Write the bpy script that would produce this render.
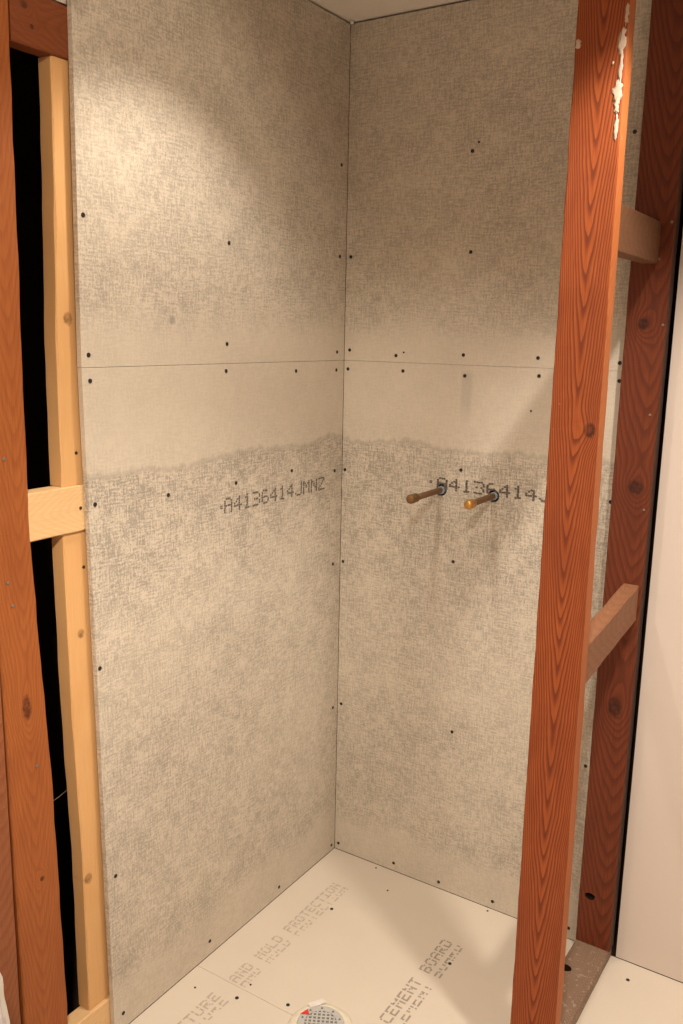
import bpy, bmesh, math, random
from mathutils import Vector, Matrix, noise
random.seed(7)
S = bpy.context.scene
C = S.collection
for o in list(bpy.data.objects): bpy.data.objects.remove(o)

# ------------------------------------------------------------------ camera
CAM = Vector((1.3897, -2.1680, 1.6279)); YAW, PITCH, ROLL, FPX = 0.5696, -0.2009, -0.0197, 884.86
fw = Vector((-math.sin(YAW)*math.cos(PITCH), math.cos(YAW)*math.cos(PITCH), math.sin(PITCH)))
r0 = Vector((math.cos(YAW), math.sin(YAW), 0)); d0 = fw.cross(r0)
rt = math.cos(ROLL)*r0 + math.sin(ROLL)*d0
dn = -math.sin(ROLL)*r0 + math.cos(ROLL)*d0
cd = bpy.data.cameras.new('camera'); cam = bpy.data.objects.new('camera', cd); C.objects.link(cam)
cd.sensor_fit = 'VERTICAL'; cd.sensor_height = 24; cd.lens = FPX/1024*24; cd.clip_start = 0.02
cam.matrix_world = Matrix(((rt.x, -dn.x, -fw.x, CAM.x), (rt.y, -dn.y, -fw.y, CAM.y), (rt.z, -dn.z, -fw.z, CAM.z), (0, 0, 0, 1)))
S.camera = cam
def hit(px, py, ax, v):
    """a photo pixel followed to the wall or floor plane it lies on"""
    d = rt*((px-341.5)/FPX) + dn*((py-512)/FPX) + fw
    return CAM + d*((v-CAM[ax])/d[ax])

# ------------------------------------------------------------------ light
W = bpy.data.worlds.new('world'); S.world = W; W.use_nodes = True
W.node_tree.nodes['Background'].inputs[0].default_value = (1, .78, .55, 1)
W.node_tree.nodes['Background'].inputs[1].default_value = 0.02
def downlight(name, loc, power, size=100, blend=.3, rad=.045, col=(1, .885, .745), aim=None):
    l = bpy.data.lights.new(name, 'SPOT'); l.energy = power; l.color = col
    l.spot_size = math.radians(size); l.spot_blend = blend; l.shadow_soft_size = rad
    o = bpy.data.objects.new(name, l); o.location = loc; C.objects.link(o)
    if aim: o.rotation_euler = (Vector(aim)-Vector(loc)).to_track_quat('-Z', 'Y').to_euler()
    return o
downlight('recessed_downlight', (1.16, -.71, 2.43), 85, 104, .45, .03)
downlight('recessed_downlight', (.38, -.80, 2.43), 35, 110, .55, .03)
downlight('adjustable_spotlight', (1.25, -1.75, 2.42), 50, 62, .4, .04, (1, .85, .66), (0, -1.08, 1.72))
downlight('recessed_downlight', (1.35, -2.35, 2.43), 225, 146, .4, .06)  # unseen fill lamp added behind the camera to brighten front faces and lower walls
S.view_settings.view_transform = 'Standard'; S.view_settings.look = 'None'
S.view_settings.exposure = -.1; S.view_settings.gamma = 1; S.view_settings.use_curve_mapping = False

# ------------------------------------------------------------------ material helpers
class NT:
    def __init__(s, name, rough=.85, spec=.3):
        s.m = bpy.data.materials.new(name); s.m.use_nodes = True
        s.t = s.m.node_tree; s.b = s.t.nodes['Principled BSDF']
        s.b.inputs['Roughness'].default_value = rough
        s.b.inputs['Specular IOR Level'].default_value = spec
    def n(s, typ, **kw):
        nd = s.t.nodes.new(typ)
        for k, v in kw.items(): setattr(nd, k, v)
        return nd
    def put(s, sock, v):
        if v is None: return
        if isinstance(v, (int, float, tuple)): sock.default_value = v
        else: s.t.links.new(v, sock)
    def math(s, op, a, b=None, c=None, clamp=False):
        nd = s.n('ShaderNodeMath', operation=op, use_clamp=clamp)
        for i, v in enumerate((a, b, c)): s.put(nd.inputs[i], v)
        return nd.outputs[0]
    def noise(s, vec, scale=1., detail=3., rough=.55):
        nd = s.n('ShaderNodeTexNoise'); s.put(nd.inputs['Vector'], vec)
        nd.inputs['Scale'].default_value = scale; nd.inputs['Detail'].default_value = detail; nd.inputs['Roughness'].default_value = rough
        return nd.outputs[0]
    def comb(s, x, y, z=0.):
        nd = s.n('ShaderNodeCombineXYZ')
        for i, v in enumerate((x, y, z)): s.put(nd.inputs[i], v)
        return nd.outputs[0]
    def sep(s, v):
        nd = s.n('ShaderNodeSeparateXYZ'); s.put(nd.inputs[0], v); return nd.outputs
    def sstep(s, v, a, b, lo=0., hi=1.):
        nd = s.n('ShaderNodeMapRange', interpolation_type='SMOOTHSTEP'); s.put(nd.inputs[0], v)
        for i, q in enumerate((a, b, lo, hi)): s.put(nd.inputs[i+1], q)
        return nd.outputs[0]
    def mix(s, f, a, b, mode='MIX'):
        nd = s.n('ShaderNodeMix', data_type='RGBA', blend_type=mode)
        s.put(nd.inputs[0], f)
        for i, v in ((6, a), (7, b)):
            if isinstance(v, tuple): v = v + (1,) if len(v) == 3 else v
            s.put(nd.inputs[i], v)
        return nd.outputs[2]
    def color(s, c):
        if isinstance(c, tuple): c = c + (1,)
        s.put(s.b.inputs['Base Color'], c); return s.m
    def bump(s, h, strength=.3, dist=.001):
        nd = s.n('ShaderNodeBump'); nd.inputs['Strength'].default_value = strength; nd.inputs['Distance'].default_value = dist
        s.put(nd.inputs['Height'], h); s.t.links.new(nd.outputs[0], s.b.inputs['Normal'])
    def pos(s): return s.n('ShaderNodeNewGeometry').outputs['Position']
    def obj(s): return s.n('ShaderNodeTexCoord').outputs['Object']

def plain(name, col, rough=.7, spec=.3, metal=0.):
    k = NT(name, rough, spec); k.b.inputs['Metallic'].default_value = metal
    p = k.noise(k.obj(), 60, 3)
    return k.color(k.mix(p, tuple(c*.82 for c in col), tuple(min(1, c*1.12) for c in col)))

def cement(name, streaks=(), smudges=(), band=(1.325, 1.64)):
    """fibre-cement backer: woven mesh relief with smooth bands near the factory edges"""
    k = NT(name, .92, .2)
    x, y, z = k.sep(k.pos()); u = k.math('ADD', x, y)
    wv = k.noise(k.comb(k.math('MULTIPLY', u, 34), k.math('MULTIPLY', z, 230)), 1, 2)      # weft
    wh = k.noise(k.comb(k.math('MULTIPLY', u, 230), k.math('MULTIPLY', z, 34), 7.), 1, 2)  # warp
    grit = k.noise(k.pos(), 215, 3, .7)
    blot = k.noise(k.pos(), 14, 4, .6)
    big = k.noise(k.pos(), 2.6, 3, .6)
    s = k.math('ADD', k.math('ADD', k.math('MULTIPLY', wv, .8), k.math('MULTIPLY', wh, .8)), k.math('MULTIPLY', grit, 1.15))
    s = k.math('ADD', s, k.math('MULTIPLY', blot, .55))
    mott = k.sstep(s, 1.40, 1.88)                       # 0 dark pits .. 1 smooth skin
    # jagged lower limit of the smooth factory band, and other limits
    jag = k.noise(k.comb(k.math('MULTIPLY', u, 45), 3., 0.), 1, 4, .7)
    jag2 = k.noise(k.comb(k.math('MULTIPLY', u, 3.5), 9., 0.), 1, 1)
    zz = k.math('ADD', z, k.math('ADD', k.math('MULTIPLY', k.math('SUBTRACT', jag, .5), .055), k.math('MULTIPLY', k.math('SUBTRACT', jag2, .5), .10)))
    inband = k.math('MULTIPLY', k.sstep(zz, band[0]-.012, band[0]+.006), k.sstep(zz, band[1]-.05, band[1]+.06, 1., 0.))
    low = k.sstep(zz, .09, .17, 1., 0.)
    smooth = k.math('MAXIMUM', k.math('MULTIPLY', inband, .72), k.math('MULTIPLY', low, .6))
    edge = k.sstep(k.math('ABSOLUTE', k.math('SUBTRACT', zz, band[0])), .001, .011, 1., 0.)
    edge = k.math('MULTIPLY', edge, k.sstep(grit, .4, .6, .2, .75))
    f = k.math('MULTIPLY', k.math('SUBTRACT', 1., mott), k.math('SUBTRACT', 1., smooth))
    f = k.math('MULTIPLY', f, k.sstep(big, .3, .7, .6, 1.))
    f = k.math('MULTIPLY', f, k.math('ADD', .92, k.math('MULTIPLY', k.math('MULTIPLY', k.sstep(z, .85, 1.2), k.sstep(z, 1.36, 1.40, 1., 0.)), .28)))
    col = k.mix(f, (.67, .60, .50), (.335, .30, .25))
    col = k.mix(k.math('MULTIPLY', k.sstep(big, .35, .7), .22), col, (.52, .455, .39))
    col = k.mix(k.math('MULTIPLY', edge, .55), col, (.25, .23, .20))
    for (sx, z1, z0, slope, w, a) in streaks:
        cx = k.math('ADD', sx, k.math('MULTIPLY', k.math('SUBTRACT', z, z1), slope))
        wob = k.math('MULTIPLY', k.math('SUBTRACT', k.noise(k.comb(0., 0., k.math('MULTIPLY', z, 14)), 1, 2), .5), .012)
        d = k.math('ABSOLUTE', k.math('ADD', k.math('SUBTRACT', x, cx), wob))
        mk = k.math('MULTIPLY', k.sstep(d, w*.45, w, 1., 0.), k.math('MULTIPLY', k.sstep(z, z0-.02, z0+.05), k.sstep(z, z1-.01, z1+.01, 1., 0.)))
        col = k.mix(k.math('MULTIPLY', mk, a), col, (.235, .205, .20))
    for (p, r, a) in smudges:
        vd = k.n('ShaderNodeVectorMath', operation='DISTANCE'); k.put(vd.inputs[0], k.pos()); vd.inputs[1].default_value = p
        col = k.mix(k.math('MULTIPLY', k.sstep(vd.outputs['Value'], r*.3, r, 1., 0.), a), col, (.2, .18, .16))
    k.bump(k.math('SUBTRACT', 1., f), .35, .0012)
    return k.color(col)

def wood(name, base, late, fine, period=.034, curve=30., u0=0., knots=(), rough=.62, spec=.35, wear=None, contrast=.8, wob=.05, flip=1, yo=.021):
    """plain-sawn lumber: cathedral rings along local Z, u across the face"""
    k = NT(name, rough, spec)
    o = k.obj(); x, y, z = k.sep(o)
    u = k.math('ADD', k.math('SUBTRACT', x, u0), k.math('MULTIPLY', k.math('ADD', y, yo), 1.9))
    nz = k.noise(k.comb(k.math('MULTIPLY', u, 9), 0., k.math('MULTIPLY', z, 1.6)), 1, 3, .5)
    nz2 = k.noise(k.comb(k.math('MULTIPLY', u, 30), 4., k.math('MULTIPLY', z, 5)), 1, 3, .5)
    ph = k.math('SUBTRACT', k.math('MULTIPLY', z, flip), k.math('MULTIPLY', k.math('POWER', k.math('ABSOLUTE', u), 1.5), curve*1.7))
    ph = k.math('ADD', ph, k.math('MULTIPLY', nz, wob*4)); ph = k.math('ADD', ph, k.math('MULTIPLY', nz2, wob*.5))
    kmask = None
    for (ku, kz, rx, rz) in knots:
        dx = k.math('DIVIDE', k.math('SUBTRACT', x, ku), rx); dz = k.math('DIVIDE', k.math('SUBTRACT', z, kz), rz)
        d2 = k.math('ADD', k.math('MULTIPLY', dx, dx), k.math('MULTIPLY', dz, dz))
        g = k.math('POWER', 2.718, k.math('MULTIPLY', d2, -.22))
        ph = k.math('ADD', ph, k.math('MULTIPLY', g, .16))
        d = k.math('ADD', k.math('SQRT', d2), k.math('MULTIPLY', k.math('SUBTRACT', k.noise(o, 120, 2), .5), .5))
        m = k.sstep(d, .55, 1.15, 1., 0.); kmask = m if kmask is None else k.math('MAXIMUM', kmask, m)
    saw = k.math('FRACT', k.math('DIVIDE', ph, period))
    ring = k.math('MULTIPLY', k.sstep(saw, .25, .86), k.sstep(saw, .9, 1., 1., 0.))
    st = k.noise(k.comb(k.math('MULTIPLY', u, 420), k.math('MULTIPLY', y, 420), k.math('MULTIPLY', z, 9)), 1, 2)
    big = k.noise(k.comb(k.math('MULTIPLY', u, 6), 0., k.math('MULTIPLY', z, 3.)), 1, 3)
    col = k.mix(k.sstep(st, .3, .7), base, fine)
    col = k.mix(k.math('MULTIPLY', ring, contrast), col, late)
    col = k.mix(k.math('MULTIPLY', k.sstep(big, .45, .75), .45), col, late)
    if kmask is not None:
        kr = k.sstep(k.noise(o, 90, 2), .35, .65, .55, .95)
        col = k.mix(k.math('MULTIPLY', kmask, kr), col, tuple(c*.38 for c in late))
    if wear:
        w = k.sstep(k.noise(o, 55, 5, .7), wear[0], wear[0]+.06)
        col = k.mix(k.math('MULTIPLY', w, wear[1]), col, wear[2])
    k.bump(ring, .15, .0006)
    return k.color(col)

# ------------------------------------------------------------------ object helpers
def link(name, bm, mat, parent=None, smooth=False, loc=None):
    me = bpy.data.meshes.new(name); bmesh.ops.recalc_face_normals(bm, faces=bm.faces); bm.to_mesh(me); bm.free()
    if smooth:
        for p in me.polygons: p.use_smooth = True
    o = bpy.data.objects.new(name, me); C.objects.link(o)
    if mat: me.materials.append(mat)
    if parent: o.parent = parent
    if loc: o.location = loc
    return o
def box(bm, a, b):
    vs = [bm.verts.new((x, y, z)) for x in (a[0], b[0]) for y in (a[1], b[1]) for z in (a[2], b[2])]
    for f in ((0, 1, 3, 2), (4, 6, 7, 5), (0, 4, 5, 1), (2, 3, 7, 6), (0, 2, 6, 4), (1, 5, 7, 3)): bm.faces.new([vs[i] for i in f])
def slab(name, a, b, mat, parent=None, bevel=0.):
    """box between two world corners, origin at its base centre"""
    a, b = Vector(a), Vector(b); c = Vector(((a.x+b.x)/2, (a.y+b.y)/2, a.z))
    bm = bmesh.new(); box(bm, a-c, b-c)
    if bevel: bmesh.ops.bevel(bm, geom=bm.edges[:], offset=bevel, segments=2, affect='EDGES', profile=.5)
    return link(name, bm, mat, parent, loc=c)
def thing(name, label, cat, loc=(0, 0, 0), group=None):
    o = bpy.data.objects.new(name, None); C.objects.link(o); o.location = loc; o.empty_display_size = .05
    o['label'] = label; o['category'] = cat
    if group: o['group'] = group
    return o
def struct(o): o['kind'] = 'structure'; return o
def adopt(o, parent):
    """parent without moving: parents here are unrotated"""
    o.parent = parent
    q = parent; off = Vector((0, 0, 0))
    while q: off += q.location; q = q.parent
    o.location = o.location - off
    return o
def lumber(name, a, b, axis, mat, parent, seed=0, ch=.0025, rag=.0007, shape=None, seg=44):
    """a board between two world corners, long side along `axis`; local Z runs along it, local X across its broad face"""
    a, b = Vector(a), Vector(b); s = b-a; L = s[axis]
    rng = random.Random(seed)
    if axis == 2: w, d = s.x, s.y
    else: w, d = s.z, s.x                # axis y: local x = world z, local y = world x
    bm = bmesh.new(); rings = []
    for i in range(seg+1):
        t = i/seg; zz = L*t
        hw, hd = w/2, d/2; ox = oy = 0
        if shape: ox, oy, kw, kd = shape(t); hw *= kw; hd *= kd
        pts = []
        for sx, sy in ((-1, -1), (1, -1), (1, 1), (-1, 1)):
            c = ch*(1+.9*noise.noise((sx*3+seed, sy*5, zz*9)))
            jx = rag*noise.noise((sx*7, sy*2+seed, zz*14)); jy = rag*noise.noise((sx*2, sy*9+seed, zz*14+5))
            P = (sx*hw+ox+jx, sy*hd+oy+jy)
            q1 = (P[0]-sx*c, P[1]); q2 = (P[0], P[1]-sy*c)
            pts += [q2, q1] if (sx*sy > 0) else [q1, q2]
        # order corner points around the outline
        pts.sort(key=lambda p: math.atan2(p[1]/max(hd, 1e-6), p[0]/max(hw, 1e-6)))
        rings.append([bm.verts.new((p[0], p[1], zz)) for p in pts])
    for r, q in zip(rings, rings[1:]):
        for j in range(8): bm.faces.new((r[j], r[(j+1) % 8], q[(j+1) % 8], q[j]))
    bm.faces.new(rings[0][::-1]); bm.faces.new(rings[-1])
    o = link(name, bm, mat)
    if axis == 2: o.location = ((a.x+b.x)/2, (a.y+b.y)/2, a.z)
    else:
        o.location = ((a.x+b.x)/2, a.y, (a.z+b.z)/2)
        # columns: local x -> world z, local y -> world x, local z -> world y
        o.rotation_euler = Matrix(((0, 1, 0), (0, 0, 1), (1, 0, 0))).to_euler()
    if parent: adopt(o, parent)
    return o
def drill(o, centre, direction, r1, r2, depth, seed=0):
    """cut an uneven blind hole into a mesh object"""
    bpy.context.view_layer.update()
    d = Vector(direction).normalized(); q = d.to_track_quat('Z', 'Y'); bm = bmesh.new(); n = 14; rings = []
    for h in (-.02, depth):
        rings.append([bm.verts.new(Vector(centre)+q @ Vector((math.cos(6.2832*i/n)*r1*(1+.18*noise.noise((i*1.7, seed, 0))), math.sin(6.2832*i/n)*r2*(1+.18*noise.noise((i*1.3, seed, 5))), h))) for i in range(n)])
    for j in range(n): bm.faces.new((rings[0][j], rings[0][(j+1) % n], rings[1][(j+1) % n], rings[1][j]))
    bm.faces.new(rings[0][::-1]); bm.faces.new(rings[1])
    c = link('cutter', bm, None); md = o.modifiers.new('hole', 'BOOLEAN'); md.object = c; md.operation = 'DIFFERENCE'; md.solver = 'EXACT'
    dg = bpy.context.evaluated_depsgraph_get(); me = bpy.data.meshes.new_from_object(o.evaluated_get(dg))
    o.modifiers.clear(); old = o.data; o.data = me; me.name = o.name
    cm = c.data; bpy.data.objects.remove(c); bpy.data.meshes.remove(cm)
def tube(bm, path, rad, n=12, cap=True):
    rings = []; path = [Vector(p) for p in path]
    if isinstance(rad, (int, float)): rad = [rad]*len(path)
    for i, p in enumerate(path):
        t = (path[min(i+1, len(path)-1)]-path[max(i-1, 0)]).normalized(); q = t.to_track_quat('Z', 'Y')
        rings.append([bm.verts.new(p+q @ Vector((rad[i]*math.cos(6.28318*j/n), rad[i]*math.sin(6.28318*j/n), 0))) for j in range(n)])
    for r, q in zip(rings, rings[1:]):
        for j in range(n): bm.faces.new((r[j], r[(j+1) % n], q[(j+1) % n], q[j]))
    if cap: bm.faces.new(rings[0][::-1]); bm.faces.new(rings[-1])
def lathe(bm, prof, n=40, c=(0, 0, 0)):
    rings = [[bm.verts.new((c[0]+r*math.cos(6.28318*j/n), c[1]+r*math.sin(6.28318*j/n), c[2]+z)) for j in range(n)] for r, z in prof]
    for r, q in zip(rings, rings[1:]):
        for j in range(n): bm.faces.new((r[j], r[(j+1) % n], q[(j+1) % n], q[j]))
    bm.faces.new(rings[0]); bm.faces.new(rings[-1])

# ------------------------------------------------------------------ dimensions
ZT, ZS, LW = 2.438, 1.548, .952        # ceiling, board seam, length of the boarded left wall
BT = .0127
p1 = hit(441, 490, 1, 0); p2 = hit(493.5, 496, 1, 0)
M_left = cement('cement_board_left', smudges=((tuple(hit(172, 320, 0, 0)), .014, .5), (tuple(hit(79, 5, 0, 0)), .03, .25), (tuple(hit(100, 30, 0, 0)), .02, .2)))
M_back = cement('cement_board_back', streaks=((hit(467, 378, 1, 0).x, 1.53, 1.40, 0, .02, .2),), smudges=())
k = NT('cavity_shade_wood', .95, .1); M_dark = k.color(k.mix(k.noise(k.pos(), 9, 3), (.02, .012, .008), (.05, .03, .02)))  # near-black colour carries the shade of wall cavities and drilled holes
k = NT('cream_floor_board', .8, .25); f = k.noise(k.pos(), 5, 4, .6); g = k.noise(k.pos(), 160, 2)
col = k.mix(f, (.70, .625, .53), (.76, .685, .585)); col = k.mix(k.sstep(g, .62, .75, 0., .25), col, (.6, .5, .4)); k.bump(g, .08, .0006); M_floor = k.color(col)
k = NT('primed_drywall', .75, .25); M_dry = k.color(k.mix(k.noise(k.pos(), 3, 3), (.66, .575, .515), (.71, .62, .56)))
k = NT('ceiling_paint', .85, .2); M_ceil = k.color(k.mix(k.noise(k.pos(), 8, 3), (.80, .75, .68), (.84, .79, .72)))

# ------------------------------------------------------------------ the room
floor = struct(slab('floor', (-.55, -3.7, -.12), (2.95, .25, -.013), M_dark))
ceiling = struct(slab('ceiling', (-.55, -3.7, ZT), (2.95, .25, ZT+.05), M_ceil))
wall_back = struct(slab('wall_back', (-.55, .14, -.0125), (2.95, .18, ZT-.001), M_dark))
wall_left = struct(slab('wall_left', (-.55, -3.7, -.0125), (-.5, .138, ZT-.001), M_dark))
wall_right = struct(slab('wall_right', (2.9, -3.7, .0005), (2.94, .138, ZT-.001), M_dry))
wall_front = struct(slab('wall_front', (-.498, -3.7, .0005), (2.898, -3.66, ZT-.001), M_dry))
def panel(name, a, b, mat, parent): return adopt(slab(name, a, b, mat, None, .0006), parent)
BR = .884
pl_lo = panel('cement_board', (-BT, -LW, .001), (0, -.0006, ZS-.0004), M_left, wall_left)
pl_up = panel('cement_board', (-BT, -LW, ZS+.0004), (0, -.0006, ZT-.005), M_left, wall_left)
pb_lo = panel('cement_board', (.0006, 0, .001), (BR, BT, ZS-.0003), M_back, wall_back)
pb_up = panel('cement_board', (.0006, 0, ZS+.0003), (BR, BT, ZT-.005), M_back, wall_back)
for o, yt, yb in ((pl_lo, -.960, -.937), (pl_up, -.947, -.960)):       # sheets cut by hand, front edge a little out of plumb
    zs = [v.co.z for v in o.data.vertices]; z0, z1 = min(zs), max(zs); ymid = min(v.co.y for v in o.data.vertices)/2
    for v in o.data.vertices:
        if v.co.y < 0: v.co.y += (yb+(yt-yb)*(v.co.z-z0)/(z1-z0))+LW
dry = panel('drywall_panel', (.9015, 0, .0015), (2.895, BT, ZT-.004), M_dry, wall_back)
patch = panel('drywall_panel', (-.034, -1.449, 2.212), (-.021, -.93, ZT-.004), M_dry, wall_left)
panel('drywall_panel', (-.034, -3.65, .0015), (-.021, -1.45, ZT-.004), M_dry, wall_left)
pf = []
for (x0, x1, y0, y1) in ((0, 1.524, -.6515, -.0005), (0, 1.524, -1.565, -.6525), (1.526, 2.89, -.6515, -.0005), (1.526, 2.89, -1.565, -.6525), (.02, 1.524, -2.48, -1.567), (1.526, 2.89, -2.48, -1.567), (.02, 2.89, -3.65, -2.482)):
    pf.append(panel('floor_board', (x0+.0005, y0, -.0125), (x1-.001, y1, 0), M_floor, floor))
pl_lo['label'] = 'tall grey cement board sheet, lower left wall'; pl_up['label'] = 'upper cement board sheet on left wall'
pb_lo['label'] = 'tall grey cement board sheet with pipe holes'; pb_up['label'] = 'upper cement board sheet on back wall'
dry['label'] = 'plain off-white drywall beside the open stud partition'
bm = bmesh.new(); bmesh.ops.create_icosphere(bm, subdivisions=2, radius=.006)
for v in bm.verts: v.co *= 1+.3*noise.noise(v.co*300)
M_white = plain('white_caulk', (.8, .77, .72))
adopt(link('caulk_dab', bm, M_white, None, True, Vector((.012, -.012, ZT-.005))), ceiling)

# ------------------------------------------------------------------ screws in the boards
M_screw = plain('dark_screw', (.035, .03, .028), .5, .4, .3)
def screw_mesh(r):
    bm = bmesh.new(); n = 12
    prof = ((r, 0), (r*.96, .0011), (r*.55, .0013), (r*.42, .0005))
    lathe(bm, prof, n)
    me = bpy.data.meshes.new('screw'); bmesh.ops.recalc_face_normals(bm, faces=bm.faces); bm.to_mesh(me); bm.free(); me.materials.append(M_screw); return me
SM, SM2 = screw_mesh(.0049), screw_mesh(.0028)
def screws(panel_o, pts, ax, small=False):
    for (px, py) in pts:
        P = hit(px, py, ax, 0)
        o = bpy.data.objects.new('screw', SM2 if small else SM); C.objects.link(o); o.location = P
        if ax == 0: o.rotation_euler = (0, math.pi/2, 0)
        elif ax == 1: o.rotation_euler = (math.pi/2, 0, 0)
        adopt(o, panel_o)
screws(pl_up, [(83, 215), (229, 243), (341.5, 165), (339.8, 256.5), (227, 344), (337, 352), (88.5, 355)], 0)
screws(pl_lo, [(90, 381), (226, 371), (296, 371), (336.3, 370), (236, 483), (168.3, 495), (95, 504.5), (291.7, 470.7), (334.5, 470.7), (332.8, 564), (332.8, 707.6), (331.4, 845), (279, 887), (209.8, 941), (99.8, 668.5), (115.6, 876), (123.3, 1013)], 0)
screws(pb_up, [(351, 257), (349.7, 350), (396, 355.6), (472.5, 151), (470.8, 252), (463.4, 355), (538, 358), (634.8, 131.8), (619.8, 363)], 1)
screws(pb_up, [(403.8, 352.4), (479, 142)], 1, True)
screws(pb_lo, [(348, 369), (403, 371), (464.8, 375.8), (539, 376), (619.4, 381), (461, 470), (610.6, 502), (453.2, 561.7), (345, 469.7), (343, 561.4), (341.2, 703.7), (452, 731.8), (338.4, 843), (393.6, 863), (438.6, 882), (492.5, 901.5), (585.6, 766), (568.4, 928)], 1)
screws(pb_lo, [(531, 411)], 1, True)
screws(pf[0], [(331.7, 909), (449.8, 963.7), (627.8, 980)], 2)
screws(pf[0], [(376, 868), (487.6, 911), (387.6, 890.6), (250.6, 984.8)], 2, True)
screws(pf[0], [(288, 1005)], 2)
screws(pf[1], [(236.9, 998)], 2)
screws(pf[1], [(195, 987.6)], 2, True)

# ------------------------------------------------------------------ printed codes and stencils
F = {'A': '01110 10001 10001 11111 10001 10001 10001', '4': '00010 00110 01010 10010 11111 00010 00010', '1': '00100 01100 00100 00100 00100 00100 01110',
     '3': '11110 00001 00001 01110 00001 00001 11110', '6': '01110 10000 10000 11110 10001 10001 01110', 'J': '00001 00001 00001 00001 00001 10001 01110',
     'M': '10001 11011 10101 10101 10001 10001 10001', 'N': '10001 11001 10101 10101 10011 10001 10001', 'Z': '11111 00001 00010 00100 01000 10000 11111',
     'O': '01110 10001 10001 10001 10001 10001 01110', 'I': '11111 00100 00100 00100 00100 00100 11111', 'S': '01111 10000 10000 01110 00001 00001 11110',
     'T': '11111 00100 00100 00100 00100 00100 00100', 'U': '10001 10001 10001 10001 10001 10001 01110', 'R': '11110 10001 10001 11110 10100 10010 10001',
     'E': '11111 10000 10000 11110 10000 10000 11111', 'D': '11110 10001 10001 10001 10001 10001 11110', 'L': '10000 10000 10000 10000 10000 10000 11111',
     'P': '11110 10001 10001 11110 10000 10000 10000', 'C': '01111 10000 10000 10000 10000 10000 01111', 'B': '11110 10001 10001 11110 10001 10001 11110',
     ' ': '00000 00000 00000 00000 00000 00000 00000', '.': '00000 00000 00000 00000 01100 01100 00000'}
def dots(bm, text, org, ex, ey, adv, h, fill=1., rows=range(7), shear=0., jitter=0., gap=None, rag=0., wf=.78, rnd=False, rng=random.Random(3)):
    """5x7 matrix lettering laid on a plane: org is the lower left corner, ex along the line, ey up the letters"""
    cw, chh = adv*wf/5, h/7; nrm = ex.cross(ey)
    for i, t in enumerate(text):
        for r, row in enumerate(F[t].split()):
            if r not in rows: continue
            for c, bit in enumerate(row):
                if bit == '0' or rng.random() < rag: continue
                u = i*adv+(c+.5)*cw+rng.uniform(-1, 1)*jitter; v = (6.5-r)*chh+rng.uniform(-1, 1)*jitter+shear*u
                if gap and abs(r-gap) < .1: v -= 0
                a, b = cw*.5*fill, chh*.5*fill
                P = org+ex*u+ey*v+nrm*.0003
                if not rnd: q = [(-a, -b), (a, -b), (a, b), (-a, b)]
                else: q = [(a*math.cos(w), b*math.sin(w)) for w in (0, 1.047, 2.094, 3.1416, 4.189, 5.236)]
                bm.faces.new([bm.verts.new(P+ex*m+ey*n) for m, n in q])
k = NT('faded_black_ink', .9, .1); M_ink = k.color(k.mix(k.noise(k.pos(), 220, 2), (.07, .06, .055), (.22, .19, .165)))
k = NT('faded_grey_stencil', .9, .1); M_sten = k.color(k.mix(k.noise(k.pos(), 130, 2), (.32, .275, .23), (.55, .48, .40)))
k = NT('faint_stencil', .9, .1); M_sten2 = k.color(k.mix(k.noise(k.pos(), 130, 2), (.45, .37, .30), (.69, .61, .51)))
k = NT('pale_ghost_print', .9, .1); M_ghost = k.color(k.mix(k.noise(k.pos(), 150, 3), (.40, .375, .335), (.60, .565, .505)))
EX, EY, EZ = Vector((1, 0, 0)), Vector((0, 1, 0)), Vector((0, 0, 1))
bm = bmesh.new()
dots(bm, '.', hit(221, 507, 0, 0)+Vector((0, -.008, -.011)), EY, EZ, .03, .034, 1.1, rnd=True)
dots(bm, 'A4136414JMNZ', hit(224, 511, 0, 0)+Vector((0, 0, -.007)), EY, EZ, .0372, .038, 1.15, wf=.84, rnd=True, jitter=.0008, shear=.0)
adopt(link('printed_code', bm, M_ink), pl_lo)
bm = bmesh.new(); q = hit(436, 490, 1, 0)
dots(bm, '.', Vector((q.x-.026, 0, 1.218)), EX, EZ, .03, .03, 1.1, rnd=True)
dots(bm, 'A4136414JMNZ', Vector((q.x+.002, 0, 1.208)), EX, EZ, .0367, .034, 1.25, wf=.88, rnd=True, jitter=.0008, rag=.03)
for v in bm.verts: v.co.y = -.0006
adopt(link('printed_code', bm, M_ink), pb_lo)
def stencil(text, x, y0, adv, h, mat, dx, parent):
    bm = bmesh.new(); ey = Vector((-1, 0, 0))
    dots(bm, text, Vector((x, y0, 0)), EY, ey, adv, h, 1.12, rag=.02, rows=(0, 1, 3, 4, 5, 6))
    dots(bm, text, Vector((x+dx, y0, 0)), EY, ey, adv, h, 1.12, rag=.04, rows=(3, 4, 6))
    for v in bm.verts: v.co.z = .0004
    return adopt(link('printed_stencil', bm, mat), parent)
stencil('AND MOLD PROTECTION', .126, -.645, .0260, .029, M_sten2, .026, pf[0])
stencil('MOISTURE', .124, -.925, .0285, .029, M_sten2, .026, pf[1])
stencil('CEMENT BOARD', .516, -.545, .0295, .031, M_sten, .031, pf[0])
bm = bmesh.new()
dots(bm, 'CEMENT BOARD', Vector((.70, 0, .16)), EZ, Vector((-1, 0, 0)), .062, .042, .985, rag=.12)
for v in bm.verts: v.co.y = -.0006
adopt(link('printed_stencil', bm, M_ghost), pb_lo)

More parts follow.
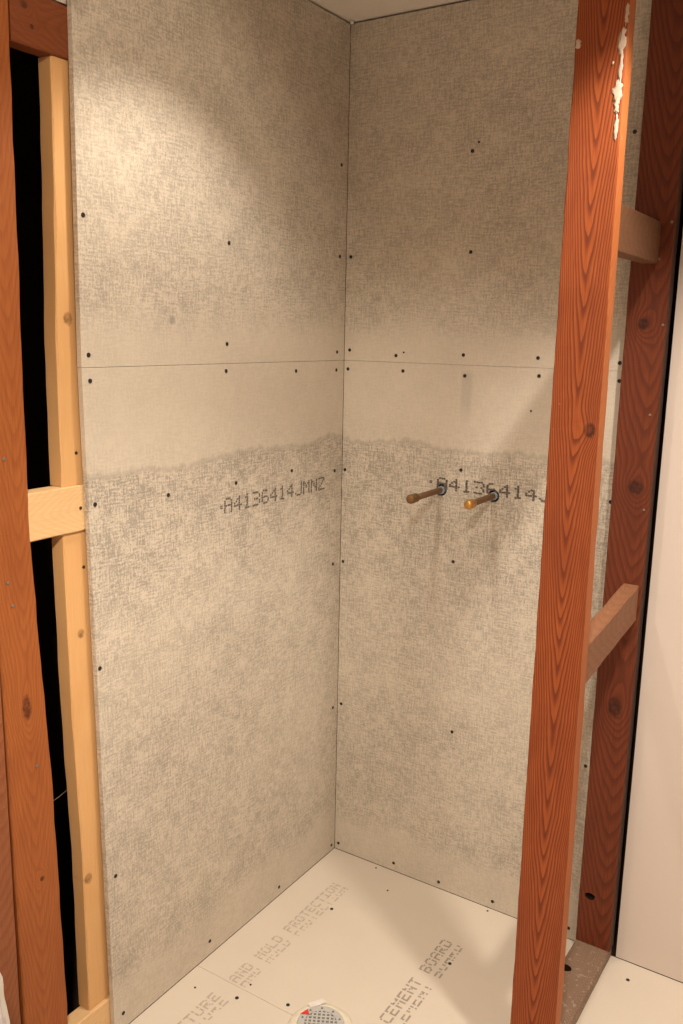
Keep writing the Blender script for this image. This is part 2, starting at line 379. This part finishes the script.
# ------------------------------------------------------------------ old lumber partition on the right
red = dict(base=(.37, .088, .018), late=(.13, .022, .006), fine=(.29, .062, .013))
M_front = wood('red_fir_front', **red, period=.062, curve=30, u0=.004, knots=((.034, 1.415, .012, .016),), wob=.10, contrast=.85, wear=(.70, .5, (.55, .40, .28)))
M_backs = wood('red_fir_back', (.17, .036, .009), (.07, .013, .005), (.13, .027, .008), period=.05, curve=8, u0=.02, knots=((.01, 1.24, .02, .02), (-.005, 1.62, .014, .016), (.005, .68, .02, .03)), contrast=.6, wear=(.71, .5, (.5, .36, .27)))
M_block = wood('grey_brown_block', (.30, .135, .068), (.18, .07, .032), (.25, .11, .055), period=.04, curve=3, contrast=.3, yo=-.019, wear=(.66, .5, (.55, .42, .32)))
M_plate = wood('weathered_plate', (.30, .20, .14), (.13, .08, .055), (.24, .15, .10), period=.012, curve=6, contrast=.5, yo=-.044, wear=(.56, .4, (.52, .43, .34)))
M_chip = plain('old_plaster', (.56, .45, .36), .95, .1)
part = thing('stud_partition', 'open partition of reddish-brown old studs with short blocking on a worn plate, at right', 'wood frame', (.846, -.25, 0))
PX0, PX1 = .802, .890
plate = lumber('bottom_plate', (PX0, -.56, .0005), (PX1, -.002, .038), 1, M_plate, part, 3, .003)
plate['label'] = 'worn greyish bottom plate with a dark hole'
def fshape(t): return (.5*(.0105*(1-t)), 0, 1+.12*(1-t), 1)
fs = lumber('stud', (PX0, -.509, .0385), (PX0+.0905, -.467, 2.436), 2, M_front, part, 11, .0022, .0012, fshape, 90)
fs.data.materials.append(wood('orange_lit_side_grain', (.52, .165, .045), (.30, .075, .02), (.46, .135, .036), period=.03, curve=2, contrast=.35, wear=(.68, .5, (.62, .46, .34))))  # side grain with a lighter base: lamp light on this face is in the colour
for p in fs.data.polygons:
    if p.normal.x > .9: p.material_index = 1
fs['label'] = 'nearer reddish stud with bold cathedral grain and plaster chips'
bs = lumber('stud', (PX0, -.042, .0385), (PX1+.004, -.0015, 2.436), 2, M_backs, part, 12, .0025, .0010, None, 60)
bs.data.materials.append(wood('dark_side_edge', (.035, .014, .009), (.02, .008, .005), (.05, .02, .012), contrast=.4))  # side face coloured near black, darker than the front
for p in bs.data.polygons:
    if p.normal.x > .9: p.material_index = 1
bs['label'] = 'dark red stud against the back wall'
M_block2 = wood('dim_brown_block', (.19, .085, .042), (.11, .042, .02), (.155, .07, .034), period=.04, curve=3, contrast=.3, yo=-.019, wear=(.66, .4, (.36, .26, .19)))
ub = lumber('blocking', (.826, -.466, 1.793), (.864, -.043, 1.883), 1, M_block2, part, 5, .002)
lb = lumber('blocking', (.848, -.466, .953), (.886, -.043, 1.041), 1, M_block, part, 6, .003, .0015, lambda t: (-.042*(1-t), 0, 1, 1))
def shaded_hole(o, c, ax, r):  # inside faces of the hole turned near black, its shade put into the colour
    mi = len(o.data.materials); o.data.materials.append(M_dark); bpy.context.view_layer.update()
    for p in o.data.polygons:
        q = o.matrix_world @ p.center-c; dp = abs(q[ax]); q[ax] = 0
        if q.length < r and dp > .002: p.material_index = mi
h = hit(590, 896.5, 1, -.042); drill(bs, h, (0, 1, 0), .0135, .010, .03, 2); shaded_hole(bs, h, 1, .017)
h = hit(565, 967.5, 2, .038); drill(plate, h, (0, 0, -1), .017, .013, .033, 4); shaded_hole(plate, h, 2, .022)
# plaster left on the near stud's edge
rng = random.Random(5)
for (px, py, sx, sz) in ((627, 14, .0045, .016), (622, 42, .0075, .022), (621, 66, .004, .03), (618, 92, .010, .020), (617, 104, .006, .016), (616, 128, .0045, .022), (578, 44, .006, .008), (613, 63, .0025, .003)):
    P = hit(px, py, 1, -.5095); bm = bmesh.new(); bmesh.ops.create_icosphere(bm, subdivisions=3, radius=1)
    for v in bm.verts:
        n = 1+.45*noise.noise(v.co*2.3+Vector((px, py, 0)))
        n2 = 1+.9*noise.noise(Vector((v.co.x*.4, v.co.z*5+px, py))); v.co = Vector((v.co.x*sx*.75*n*n2, v.co.y*.0010, v.co.z*sz*n))
    adopt(link('plaster_chip', bm, M_chip, None, True, P), part)
# nail heads
M_nail = plain('nail_steel', (.22, .18, .15), .6, .4, .3)
def nail(P, rot, parent, r=.003, mat=None):
    bm = bmesh.new(); lathe(bm, ((r, 0), (r, .0012), (r*.7, .0018)), 10)
    o = link('nail', bm, mat or M_nail, None, False, P); o.rotation_euler = rot
    return adopt(o, parent)
YN = (math.pi/2, 0, 0); XN = (0, math.pi/2, 0)
for q in ((672, 222), (659, 259), (663, 325), (650, 415), (644, 510)): nail(hit(q[0], q[1], 1, -.0425), YN, part)

# ------------------------------------------------------------------ wall framing at the left edge
M_oldA = wood('orange_fir_old', (.38, .118, .028), (.20, .046, .012), (.32, .092, .022), period=.05, curve=14, u0=.01, knots=((.005, .885, .012, .03), (.02, .50, .006, .007)), contrast=.32, wear=(.73, .5, (.6, .42, .28)))
M_oldB = wood('dull_fir_old', (.30, .10, .04), (.18, .05, .018), (.26, .085, .03), period=.03, curve=5, contrast=.4, wear=(.66, .55, (.55, .42, .34)))
M_new = wood('pale_new_pine', (.74, .45, .20), (.60, .29, .10), (.70, .41, .18), period=.03, curve=20, u0=.03, knots=((-.022, .90, .010, .011), (-.03, .33, .012, .014)), contrast=.4, spec=.3)
M_new2 = wood('pale_new_pine_block', (.78, .53, .28), (.66, .40, .17), (.74, .48, .24), period=.02, curve=4, contrast=.3, yo=-.02)
M_oldT = wood('red_fir_header', (.24, .068, .022), (.14, .034, .011), (.20, .055, .017), period=.03, curve=5, contrast=.4, yo=-.02, knots=((.02, .03, .008, .010), (-.012, .045, .005, .005)), wear=(.7, .5, (.5, .32, .2)))
fr = thing('wall_framing', 'exposed framing of orange old studs and pale new lumber beside left cement board', 'wood frame', (-.035, -1.05, 0))
XF = -.0135
# for these boards the broad face looks to +X, so they are laid out with local X along -Y through a turned box
def fstud(name, y0, y1, z0, z1, x1, th, mat, seed, shape=None, rag=.0008):
    w = y1-y0; o = lumber(name, (0, 0, 0), (w, th, z1-z0), 2, mat, None, seed, .0025, rag, shape, 60)
    o.rotation_euler = (0, 0, math.pi/2); o.location = (x1-th/2, (y0+y1)/2, z0)
    return adopt(o, fr)
def interp(t, tab):
    for (t0, *a), (t1, *b) in zip(tab, tab[1:]):
        if t <= t1 or t1 == tab[-1][0]:
            q = (t-t0)/(t1-t0); return tuple(u+(v-u)*q for u, v in zip(a, b))
SA = ((0, .015, 0, 1.24, 1), (.287, .007, 0, 1.155, 1), (.382, .001, 0, 1.03, 1), (.51, -.010, 0, 1, 1), (.66, -.006, 0, 1, 1), (.82, .0, 0, 1, 1), (1, .005, 0, 1, 1))
SN = ((0, -.018, 0, 1, 1), (.35, -.016, 0, 1, 1), (.7, -.005, 0, 1, 1), (1, .0, 0, 1, 1))
SL = ((0, .006, 0, 1.1, 1), (.35, .002, 0, 1.02, 1), (.66, -.010, 0, 1, 1), (1, -.013, 0, 1, 1))
sA = fstud('stud', -1.170, -1.080, 0, 2.436, XF, .042, M_oldA, 21, lambda t: interp(t, SA), .0015); sA['label'] = 'orange old stud running full height'
sB = fstud('stud', -1.262, -1.1755, 0, 2.436, XF+.006, .042, M_oldB, 22, lambda t: (-.004*(1-t), 0, 1, 1), .0012); sB['label'] = 'dull red stud at the photo edge'
nu = fstud('stud', -.984, -.897, 1.3125, 2.1155, XF-.0085, .038, M_new, 23, lambda t: interp(t, SN)); nu['label'] = 'pale new stud, upper length'
nl = fstud('stud', -.992, -.905, .0955, 1.2165, XF-.0085, .038, M_new, 24, lambda t: interp(t, SL)); nl['label'] = 'pale new stud, lower length'
b1 = lumber('blocking', (XF-.04, -1.092, 1.217), (XF, -.87, 1.312), 1, M_new2, fr, 25, .002); b1['label'] = 'pale new block'
b2 = lumber('blocking', (XF-.04, -1.076, 2.116), (XF, -.87, 2.207), 1, M_oldT, fr, 26, .003); b2['label'] = 'red old header block'
b3 = lumber('bottom_plate', (XF-.04, -1.068, 0), (XF, -.87, .095), 1, M_new2, fr, 27, .002); b3['label'] = 'pale new bottom plate on edge'
for q in ((81.5, 508), (77, 453), (84.5, 567), (109, 948)): nail(hit(q[0]-1, q[1], 0, XF if q[1] != 453 and q[1] < 560 else XF-.008), XN, fr, .0035, M_screw)
for q in ((4, 459), (8, 583), (13, 606), (37, 766)): nail(hit(q[0], q[1], 0, XF+.0003), XN, fr, .0035)
bm = bmesh.new(); a = hit(50, 803, 0, -.06); b = hit(68, 789, 0, -.06)
d = b-a; pts = [a-d*.6+Vector((0, 0, -.012)), a, a+d*.5+Vector((0, 0, -.002)), b, b+d*.7]
tube(bm, pts, .0009, 6); wi = link('wire', bm, plain('dusty_wire', (.14, .10, .07)), None, True)
wi['label'] = 'thin dusty wire in the dark cavity behind the left studs'; wi['category'] = 'wire'

# ------------------------------------------------------------------ pipe stubs
M_cop = plain('aged_copper', (.22, .125, .07), .5, .5, .5); M_cop2 = plain('brassy_copper_cap', (.62, .34, .10), .38, .5, .8); M_slv = plain('blue_grey_sleeve', (.30, .34, .38), .5)
for i, (P, tip, lab, capm) in enumerate(((p1, (409.5, 500), 'capped copper pipe stub nearer the corner, dull brown cap', plain('dull_copper_cap', (.22, .12, .045), .55, .4, .4)), (p2, (467.5, 507), 'capped copper pipe stub nearer the partition, shiny brass-coloured cap', M_cop2))):
    T = hit(tip[0], tip[1], 0, P.x); Lp = -T.y
    drill(pb_lo, (P.x, 0, P.z), (0, 1, 0), .0172, .0172, .05, i)
    t = thing('pipe_stub', lab, 'pipe', (P.x, 0, P.z), 'water pipe stubs in the back wall')
    bm = bmesh.new(); tube(bm, [(0, .1, 0), (0, -Lp*.8, 0)], .0082, 16); link('pipe', bm, M_cop, t, True)
    bm = bmesh.new(); tube(bm, [(.001, .02, 0), (.001, -.004, 0), (.001, -.005, 0)], [.0112, .0112, .0102], 16); link('sleeve', bm, M_slv, t, False)
    bm = bmesh.new(); R = .0122
    pr = [(-Lp*.62, .0083), (-Lp*.62-.0015, .0096), (-Lp*.80, .0097)]
    pr = [(-Lp*.80, .0084), (-Lp*.80-.002, R*.97)]+[(-Lp+.006-.008*math.sin(a), R*math.cos(a)+.0004) for a in (0, .35, .7, 1.05, 1.35)]
    tube(bm, [(0, y, 0) for y, r in pr], [r for y, r in pr], 18); link('end_cap', bm, capm, t, True)

# ------------------------------------------------------------------ shower drain
DC = Vector((.388, -.652, 0))
M_rim = plain('cream_plastic_rim', (.86, .80, .66), .45); M_grate = plain('pale_grey_plastic', (.56, .56, .54), .45); M_hole = plain('drain_hole_dark', (.03, .025, .025), .8)
dr = thing('shower_drain', 'round pale plastic shower drain with slotted grey grate on floor', 'drain', DC)
bm = bmesh.new(); lathe(bm, ((.079, 0), (.079, .004), (.074, .0095), (.060, .0165), (.0565, .0165), (.0565, .001)), 48); link('rim', bm, M_rim, dr, True)
# grate: a disc pierced by a square lattice, bars and holes real
bm = bmesh.new(); R = .0555; n = 48; top = .019
def inhole(x, y):
    return abs(x) < .0315 and abs(y) < .0315 and (x*x+y*y) < .038**2
lathe(bm, ((.0555, .002), (.0555, top-.001), (.054, top), (.039, top), (.039, .002)), 48)
ca, sa = math.cos(.5), math.sin(.5); pitch = .0105
for i in range(-4, 5):
    o = i*pitch; hl = math.sqrt(max(.0395**2-o*o, 0)); 
    for ax in (0, 1):
        c1 = [(-hl, o-.0019), (hl, o-.0019), (hl, o+.0019), (-hl, o+.0019)]
        if ax: c1 = [(b, a) for a, b in c1]
        lo = [bm.verts.new((ca*a-sa*b, sa*a+ca*b, .006)) for a, b in c1]; hi = [bm.verts.new((ca*a-sa*b, sa*a+ca*b, top-.0004*ax)) for a, b in c1]
        for j in range(4): bm.faces.new((lo[j], lo[(j+1) % 4], hi[(j+1) % 4], hi[j]))
        bm.faces.new(hi); bm.faces.new(lo[::-1])
g = link('grate', bm, M_grate, dr)
bm = bmesh.new(); lathe(bm, ((.0385, .0012), (.0385, .003)), 32); link('drain_throat', bm, M_hole, dr)
SMD = screw_mesh(.0026)
for a in range(10):
    o = bpy.data.objects.new('grate_hole', SMD); C.objects.link(o); o.parent = g; an = a*.628+.2; o.location = (.0468*math.cos(an), .0468*math.sin(an), top-.0006)
# peeling sticker with a red arrow
M_stk = plain('white_sticker', (.85, .80, .76), .6); M_red = plain('red_ink', (.75, .05, .04), .6)
T = hit(317, 1003, 2, top)-DC; T.z = top+.0004
d1 = Vector((.55, .835, 0)); d2 = Vector((-.835, .55, 0))
def flat(name, pts, mat, th=.0005):
    bm = bmesh.new(); up = Vector((0, 0, th)); lo = [bm.verts.new(p) for p in pts]; hi = [bm.verts.new(p+up) for p in pts]; m = len(pts)
    for j in range(m): bm.faces.new((lo[j], lo[(j+1) % m], hi[(j+1) % m], hi[j]))
    bm.faces.new(hi); bm.faces.new(lo[::-1]); return link(name, bm, mat, dr)
flat('sticker', [T+d1*a+d2*b for a, b in ((-.020, -.008), (.002, -.009), (.022, -.006), (.019, .008), (-.003, .007), (-.022, .008))], M_stk)
T2 = hit(305.5, 1013, 2, top)-DC; T2.z = top+.001
flat('red_arrow', [T2+d1*a+d2*b for a, b in ((-.013, .002), (.006, -.009), (.010, .009))], M_red)['label'] = 'red arrow mark'

# ------------------------------------------------------------------ white sack at the lower left corner
k = NT('white_plastic_sack', .45, .4); f = k.noise(k.obj(), 14, 3); M_bag = k.color(k.mix(k.sstep(f, .52, .62, 0., .6), (.80, .77, .72), (.52, .47, .55)))
bm = bmesh.new(); PR = ((0, .10), (.03, .135), (.12, .147), (.27, .152), (.43, .155), (.53, .143), (.61, .118), (.67, .08), (.71, .045), (.735, .034), (.76, .04), (.80, .062), (.835, .078))
def prof(z):
    for (z0, a), (z1, b) in zip(PR, PR[1:]):
        if z <= z1: q = (z-z0)/(z1-z0); q = q*q*(3-2*q) if z > .5 else q; return a+(b-a)*q
    return PR[-1][1]
rings = []; NB, NA = 60, 72
for i in range(NB+1):
    z = .835*i/NB; ring = []
    for a in range(NA):
        th = 6.283185*a/NA; c, q = math.cos(th), math.sin(th); pl = min(1, max(.12, (z-.35)/.3))
        w = 1+.05*noise.noise((c*1.6, q*1.6, z*5))+.02*noise.noise((c*4, q*4, z*14))+.16*pl*noise.noise((c*5, q*5, z*2))
        r = prof(z)*w; ring.append(bm.verts.new((c*r*.95, q*r, z+.02*noise.noise((c*2, q*2, 3))*(z/.835))))
    rings.append(ring)
for r, q in zip(rings, rings[1:]):
    for a in range(NA): bm.faces.new((r[a], r[(a+1) % NA], q[(a+1) % NA], q[a]))
bm.faces.new(rings[0][::-1])
bag = link('plastic_sack', bm, M_bag, None, True, Vector((.165, -1.505, 0)))
bm = bmesh.new(); tube(bm, [(.037*math.cos(a*.4488), .038*math.sin(a*.4488), .735+.004*math.sin(a)) for a in range(15)], .005, 8)
link('neck_tie', bm, plain('white_cord', (.7, .66, .6)), bag, True)
bag['label'] = 'white plastic sack peeking in at the lower left, before the dull red stud'; bag['category'] = 'sack'
